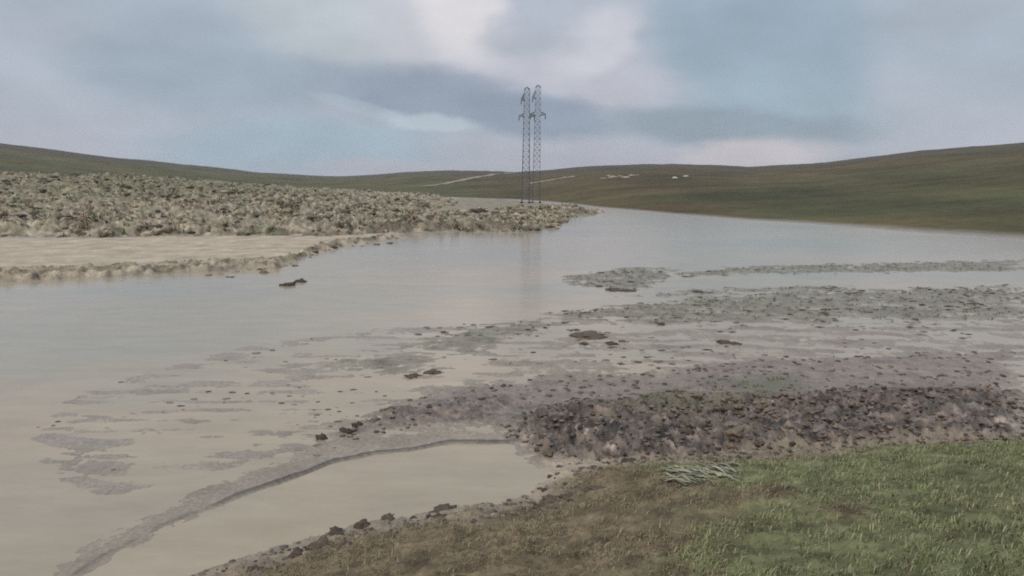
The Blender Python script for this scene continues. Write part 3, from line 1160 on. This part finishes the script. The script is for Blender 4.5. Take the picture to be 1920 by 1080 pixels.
def merged(name, items, mat, kind='stuff', label=None, cat=None):
    """items: (verts, faces, cols, x, y, z, scale xyz, yaw) into one mesh."""
    V, F, C, k = [], [], [], 0
    for v, f, c, x, y, z, s, yaw in items:
        cs, sn = math.cos(yaw), math.sin(yaw)
        w = v * np.array(s)
        V.append(np.column_stack([w[:, 0] * cs - w[:, 1] * sn + x, w[:, 0] * sn + w[:, 1] * cs + y, w[:, 2] + z]))
        F.append(f + k)
        C.append(c)
        k += len(v)
    me = np_mesh(name, np.concatenate(V), np.concatenate(F), np.concatenate(C), shade=False)
    return tag(link(name, me, mat), label, cat, None, kind)


protoC = [lumpy(1, s, c, 0.5, 0.6) for s, c in ((51, BROWN), (52, PALE), (53, DARK), (54, DARK), (55, BROWN))]
protoW = [blade_arrays(22, s, 0.22, 1.0, 0.11, SCRUB if s % 5 else GREENISH, 0.9) for s in range(60, 68)]
rest = np.array([p for i, p in enumerate(near_first) if i not in used])
rest = rest[rng.permutation(len(rest))[:7500]]
zr = land(rest[:, 0], rest[:, 1])
ic, iw = [], []
for (x, y), z in zip(rest, zr):
    s = 0.10 + 0.42 * random.random() ** 2.5
    if random.random() < 0.5:
        v, f, c = random.choice(protoC)
        ic.append((v, f, c * random.uniform(0.7, 1.3), x, y, z - 0.03, (s, s * 0.8, s * random.uniform(0.5, 1.0)), random.uniform(0, 6)))
    else:
        v, f, c = random.choice(protoW)
        iw.append((v, f, c * random.uniform(0.7, 1.3), x, y, z - 0.02, (s * 1.6, s * 1.6, random.uniform(0.12, 0.6) ** 1.3), random.uniform(0, 6)))
merged('bank_rubble', ic, M_CLOD, label='small loose clods covering the far scrubby bank', cat='soil clods')
merged('bank_scrub', iw, M_WEED, label='low dry scrub covering the far bank across the flood', cat='scrub')

# fine crumbs of the churned mud and of the puddle rim
X = np.column_stack([rng.uniform(-6, 14, 26000), rng.uniform(4.5, 19, 26000)])
zc, cc, wc, info = land(X[:, 0], X[:, 1], True)
keep = ((info['core'] > 0.0) & (rng.random(len(X)) < 0.75)) | ((info['mud'] > 0.2) & (rng.random(len(X)) < 0.12)) | \
       ((info['margin'] > 0.3) & (rng.random(len(X)) < 0.6))
keep &= (zc > 0.0) & (np.abs(np.arctan2(X[:, 0], X[:, 1])) < 0.75)
crumbs = []
protoS = [lumpy(1, s, c, 0.55, 0.55) for s, c in ((71, (0.095, 0.072, 0.058)), (72, (0.165, 0.128, 0.100)), (73, (0.065, 0.05, 0.04)), (74, (0.15, 0.115, 0.092)))]
for (x, y), z in zip(X[keep][:7000], zc[keep][:7000]):
    v, f, c = random.choice(protoS)
    s = random.uniform(0.018, 0.055) * (y / 9.0) ** 0.5
    crumbs.append((v, f, c * random.uniform(0.7, 1.35), x, y, z, (s, s * 0.8, s * random.uniform(0.5, 0.9)), random.uniform(0, 6)))
merged('mud_crumbs', crumbs, M_CLOD, label='small wet crumbs of churned mud between the clods', cat='mud')


# ------------------------------------------------------------------ grass of the near bank
def grass(name, n, rgbs, weight, length, width, lean, label, seed, xr=(-4.5, 13), yr=(3.4, 12)):
    g = np.random.default_rng(seed)
    x, y = g.uniform(*xr, n), g.uniform(*yr, n)
    z, col, wet, info = land(x, y, True)
    w = weight(x, y, info)
    ok = (g.random(n) < w) & (info['near'] > 0.05) & (np.abs(np.arctan2(x, y)) < 0.85)
    x, y, z = x[ok], y[ok], z[ok]
    n = len(x)
    a = g.uniform(0, 2 * np.pi, n)
    # combed by the flood: most lean the same way
    a = np.where(g.random(n) < 0.55, 0.35 + g.normal(0, 0.6, n), a)
    ln = length * (0.45 + g.random(n) ** 1.5)
    le = lean * (0.3 + g.random(n))
    d = np.stack([np.cos(a), np.sin(a), np.zeros(n)], 1)
    wv = width * (0.7 + 0.6 * g.random(n))
    s = np.stack([-np.sin(a), np.cos(a), np.zeros(n)], 1) * (wv / 2)[:, None]
    p = np.stack([x, y, z - 0.01], 1)
    up = np.array([[0, 0, 1.0]])
    p1 = p + d * (ln * 0.3 * le)[:, None] + up * (ln * 0.55)[:, None]
    p2 = p + d * (ln * 0.95 * le)[:, None] + up * (ln * np.clip(0.95 - 0.45 * le, 0.15, 1))[:, None]
    V = np.stack([p - s, p + s, p1 + s * 0.8, p1 - s * 0.8, p2], 1).reshape(-1, 3)
    k = np.arange(n)[:, None] * 5
    F = np.concatenate([k + np.array([[0, 1, 2]]), k + np.array([[0, 2, 3]]), k + np.array([[3, 2, 4]])])
    c = np.array(rgbs)[g.integers(0, len(rgbs), n)] * (0.65 + 0.7 * g.random(n))[:, None]
    return tag(link(name, np_mesh(name, V, F, np.repeat(c, 5, 0), shade=False), M_BLADE), label, 'grass', None, 'stuff')


patch = lambda x, y, s, f: np.clip(0.5 + fbm(x * f, y * f, 3, s), 0, 1)
grass('green_grass', 200000, [(0.165, 0.185, 0.075), (0.12, 0.145, 0.052), (0.24, 0.245, 0.125), (0.085, 0.105, 0.04), (0.30, 0.275, 0.155)],
      lambda x, y, i: i['green'] * (0.1 + 1.1 * smooth(0.25, 0.75, patch(x, y, 151, 1.6))), 0.075, 0.007, 0.9, 'short green grass on the near bank at the lower right', 1)
grass('dry_grass', 260000, [(0.22, 0.17, 0.10), (0.15, 0.112, 0.066), (0.33, 0.27, 0.175), (0.09, 0.068, 0.04), (0.17, 0.16, 0.08)],
      lambda x, y, i: np.clip(smooth(0.1, 0.7, i['near']) * (0.08 + 1.0 * smooth(0.25, 0.8, patch(x, y, 161, 1.8))) * (1 - 0.75 * i['green']) * smooth(0.1, -0.25, i['sand']), 0, 1), 0.065, 0.006, 1.1,
      'short brown dead grass on the near bank above the puddle', 2)


# ------------------------------------------------------------------ single plants and stones
def ribbon(name, pts, widths, rgb):
    pts = [Vector(p) for p in pts]
    V, F = [], []
    for i, p in enumerate(pts):
        t = (pts[min(i + 1, len(pts) - 1)] - pts[max(i - 1, 0)]).normalized()
        s = t.cross(Vector((0, 0, 1)))
        s = s.normalized() if s.length > 0.01 else Vector((1, 0, 0))
        n = s.cross(t)
        w = widths[i] / 2
        V += [tuple(p - s * w), tuple(p - n * w * 0.35), tuple(p + s * w), tuple(p + n * w * 0.35)]
    for i in range(len(pts) - 1):
        for j in range(4):
            F.append((i * 4 + j, i * 4 + (j + 1) % 4, (i + 1) * 4 + (j + 1) % 4, (i + 1) * 4 + j))
    e = (len(pts) - 1) * 4
    F += [(3, 2, 1, 0), (e, e + 1, e + 2, e + 3)]
    return np_mesh(name, np.array(V), np.array(F), np.repeat(np.array([rgb]), len(V), 0))


def bank_hit(u, v):
    d = ray(u, v)
    h = math.hypot(d.x, d.y)
    r = np.linspace(3.8, 30, 4000)
    x, y = d.x / h * r, d.y / h * r
    z = land(x, y)
    s = EYE + d.z / h * r
    i = int(np.argmax(s <= np.maximum(z, 0)))
    return Vector((x[i], y[i], max(z[i], 0)))


# flattened pale leaves washed against the bank at the right
leaf_root = bank_hit(1325, 885)
plant = bpy.data.objects.new('flattened_reed', None)
sc.collection.objects.link(plant)
plant.location = leaf_root
tag(plant, 'pale flattened reed leaves washed onto the grass edge at the right', 'reed')
reed_rng = np.random.default_rng(5)
reeds = []
for q in range(70):
    t = reed_rng.random()
    uc, vc = 1262 + 112 * t + reed_rng.normal(0, 8), 893 - 10 * t + reed_rng.normal(0, 8)
    ln = reed_rng.uniform(22, 62)
    sl = reed_rng.normal(0.17, 0.07)
    bright = reed_rng.uniform(0.35, 0.78)
    reeds.append((uc - ln / 2, vc - sl * ln / 2, uc + ln / 2, vc + sl * ln / 2, reed_rng.uniform(0.012, 0.034),
                  (0.47 * bright, 0.455 * bright, 0.33 * bright)))
for (ua, va, ub, vb, w, c) in reeds:
    A, B = bank_hit(ua, va), bank_hit(ub, vb)
    P = []
    for t in np.linspace(0, 1, 9):
        q = A.lerp(B, t)
        g = float(land(np.array([q.x]), np.array([q.y]))[0])
        q.z = max(g, 0) + 0.012 + 0.018 * math.sin(math.pi * t) * (w / 0.02)
        P.append(q - leaf_root)
    link('leaf', ribbon('leaf', P, [w * (0.25 + 1.5 * math.sin(math.pi * min(0.12 + 0.8 * t, 1)) ) for t in np.linspace(0, 1, 9)], c), M_BLADE, plant)


def curl(u, v, rad_px, label, start, sweep):
    c = bank_hit(u, v)
    k = (Vector((0, 0, EYE)) - c).length / FPX
    R = rad_px * k
    P = []
    for t in np.linspace(0, 1, 14):
        a = start + sweep * t
        P.append((R * math.cos(a), 0.25 * R * math.sin(a * 0.7), R * 1.0 + R * math.sin(a)))
    o = link('bent_grass_stem', ribbon('bent_grass_stem', P, [0.012 * (1.1 - 0.6 * t) for t in np.linspace(0, 1, 14)], (0.33, 0.33, 0.20)), M_BLADE)
    o.location = c - Vector((0, 0, 0.01))
    return tag(o, label, 'grass stem')


curl(1160, 1045, 10, 'pale bent grass stem curled over, left of two in the lower grass', 2.2, 3.4)
curl(1206, 1034, 11, 'pale bent grass stem curled over, right of two in the lower grass', 1.9, 3.2)
curl(1285, 942, 14, 'thin yellowish grass stem arched low on the green bank at the right', 0.3, 2.4)

# pale outcrops and the two white stones on the right hill
ROCKS = [clod_mesh(2, s, (0.38, 0.35, 0.30), 0.4, 0.5, 'pale_rock') for s in (81, 82, 83)]
WHITE = [clod_mesh(2, s, (0.55, 0.55, 0.51), 0.6, 0.7, 'white_stone') for s in (84, 85)]


def hill_rock(name, me, u, v, w, h, label, cat, group=None):
    x, y, z = hit(u, v, 100)
    k = px_m(x, y)
    return place(name, me, M_ROCK, x, y, w * k / 2, w * k / 2.5, h * k, random.uniform(-0.3, 0.3), label, cat, group, 0.25)


for i, (u, v, w, h) in enumerate(((1133, 334, 16, 3), (1150, 332, 20, 5), (1164, 330, 16, 4), (1175, 332, 18, 5), (1185, 329, 14, 4), (1196, 328, 12, 3),
                                  (1142, 329, 9, 3), (1060, 333, 12, 3), (1075, 330, 10, 2.5))):
    hill_rock('pale_rock', ROCKS[i % 3], u, v, w, h, 'pale rock in the light outcrop on the right hillside' if i < 7 else 'pale rock at the end of the track beside the masts',
              'rock', 'rocks of the pale outcrop' if i < 7 else 'rocks by the track end')
hill_rock('white_stone', WHITE[0], 1266, 333.5, 11, 2.6, 'left of two white stones near the crest of the right hill', 'stone', 'white stones near the crest')
hill_rock('white_stone', WHITE[1], 1287, 330.5, 11, 2.8, 'right of two white stones near the crest of the right hill', 'stone', 'white stones near the crest')

# drift left on the water and the wet mud: thin dark wisps of straw and soil
X = np.column_stack([rng.uniform(-9, 22, 5000), rng.uniform(9, 30, 5000)])
zc, _, _, info = land(X[:, 0], X[:, 1], True)
wisp = fbm(X[:, 0] * 0.5, X[:, 1] * 0.35, 3, 191)
ok = (info['near'] < -0.3) & (zc > -0.02) & (zc < 0.06) & (wisp > 0.15) & (np.abs(np.arctan2(X[:, 0], X[:, 1])) < 0.7)
items = []
for (x, y), z in zip(X[ok][:420], zc[ok][:420]):
    v, f, c = random.choice(protoS)
    s = random.uniform(0.02, 0.07) * (y / 14)
    items.append((v, f, c * random.uniform(0.6, 1.2), x, y, max(z, 0), (s * random.uniform(0.8, 1.6), s * 0.7, s * 0.45), random.uniform(-0.3, 0.3)))
merged('flood_debris', items, M_CLOD, label='thin scraps of soil and straw drifting over the shallow flood', cat='debris')

# low grass on the weedy shoals in the water
wx, wy = [], []
X = np.column_stack([rng.uniform(0, 22, 16000), rng.uniform(9.5, 34, 16000)])
zc, _, _, info = land(X[:, 0], X[:, 1], True)
ok = (np.maximum(info['streak'], info['weedy']) > 0.0) & (zc > -0.01)
items = []
protoG = [blade_arrays(9, s, 0.3, 1.0, 0.10, [(0.15, 0.15, 0.07), (0.20, 0.18, 0.11), (0.10, 0.095, 0.055)], 1.2) for s in range(90, 95)]
for (x, y), z in zip(X[ok][:1000], zc[ok][:1000]):
    v, f, c = random.choice(protoG)
    s = random.uniform(0.08, 0.16)
    items.append((v, f, c, x, y, max(z, 0) - 0.01, (s, s, random.uniform(0.04, 0.09)), random.uniform(0, 6)))
if items:
    merged('shoal_grass', items, M_BLADE, label='drowned low grass on the shoals at the right', cat='grass')


# ------------------------------------------------------------------ the moist air over the valley
def build_haze():
    x, zb, zt = 3700.0, -3.0, 40.0
    v = np.array([(-x, -x, zb), (x, -x, zb), (x, x, zb), (-x, x, zb), (-x, -x, zt), (x, -x, zt), (x, x, zt), (-x, x, zt)])
    f = np.array([(3, 2, 1, 0), (4, 5, 6, 7), (0, 1, 5, 4), (1, 2, 6, 5), (2, 3, 7, 6), (3, 0, 4, 7)])
    m = bpy.data.materials.new('pale_haze')
    m.use_nodes = True
    nt = m.node_tree
    nt.nodes.clear()
    out = nt.nodes.new('ShaderNodeOutputMaterial')
    vol = nt.nodes.new('ShaderNodeVolumePrincipled')
    vol.inputs['Color'].default_value = (0.86, 0.88, 0.92, 1)
    vol.inputs['Density'].default_value = 0.00025
    nt.links.new(vol.outputs[0], out.inputs['Volume'])
    tag(link('haze', np_mesh('haze', v, f, shade=False), m), kind='stuff')


build_haze()
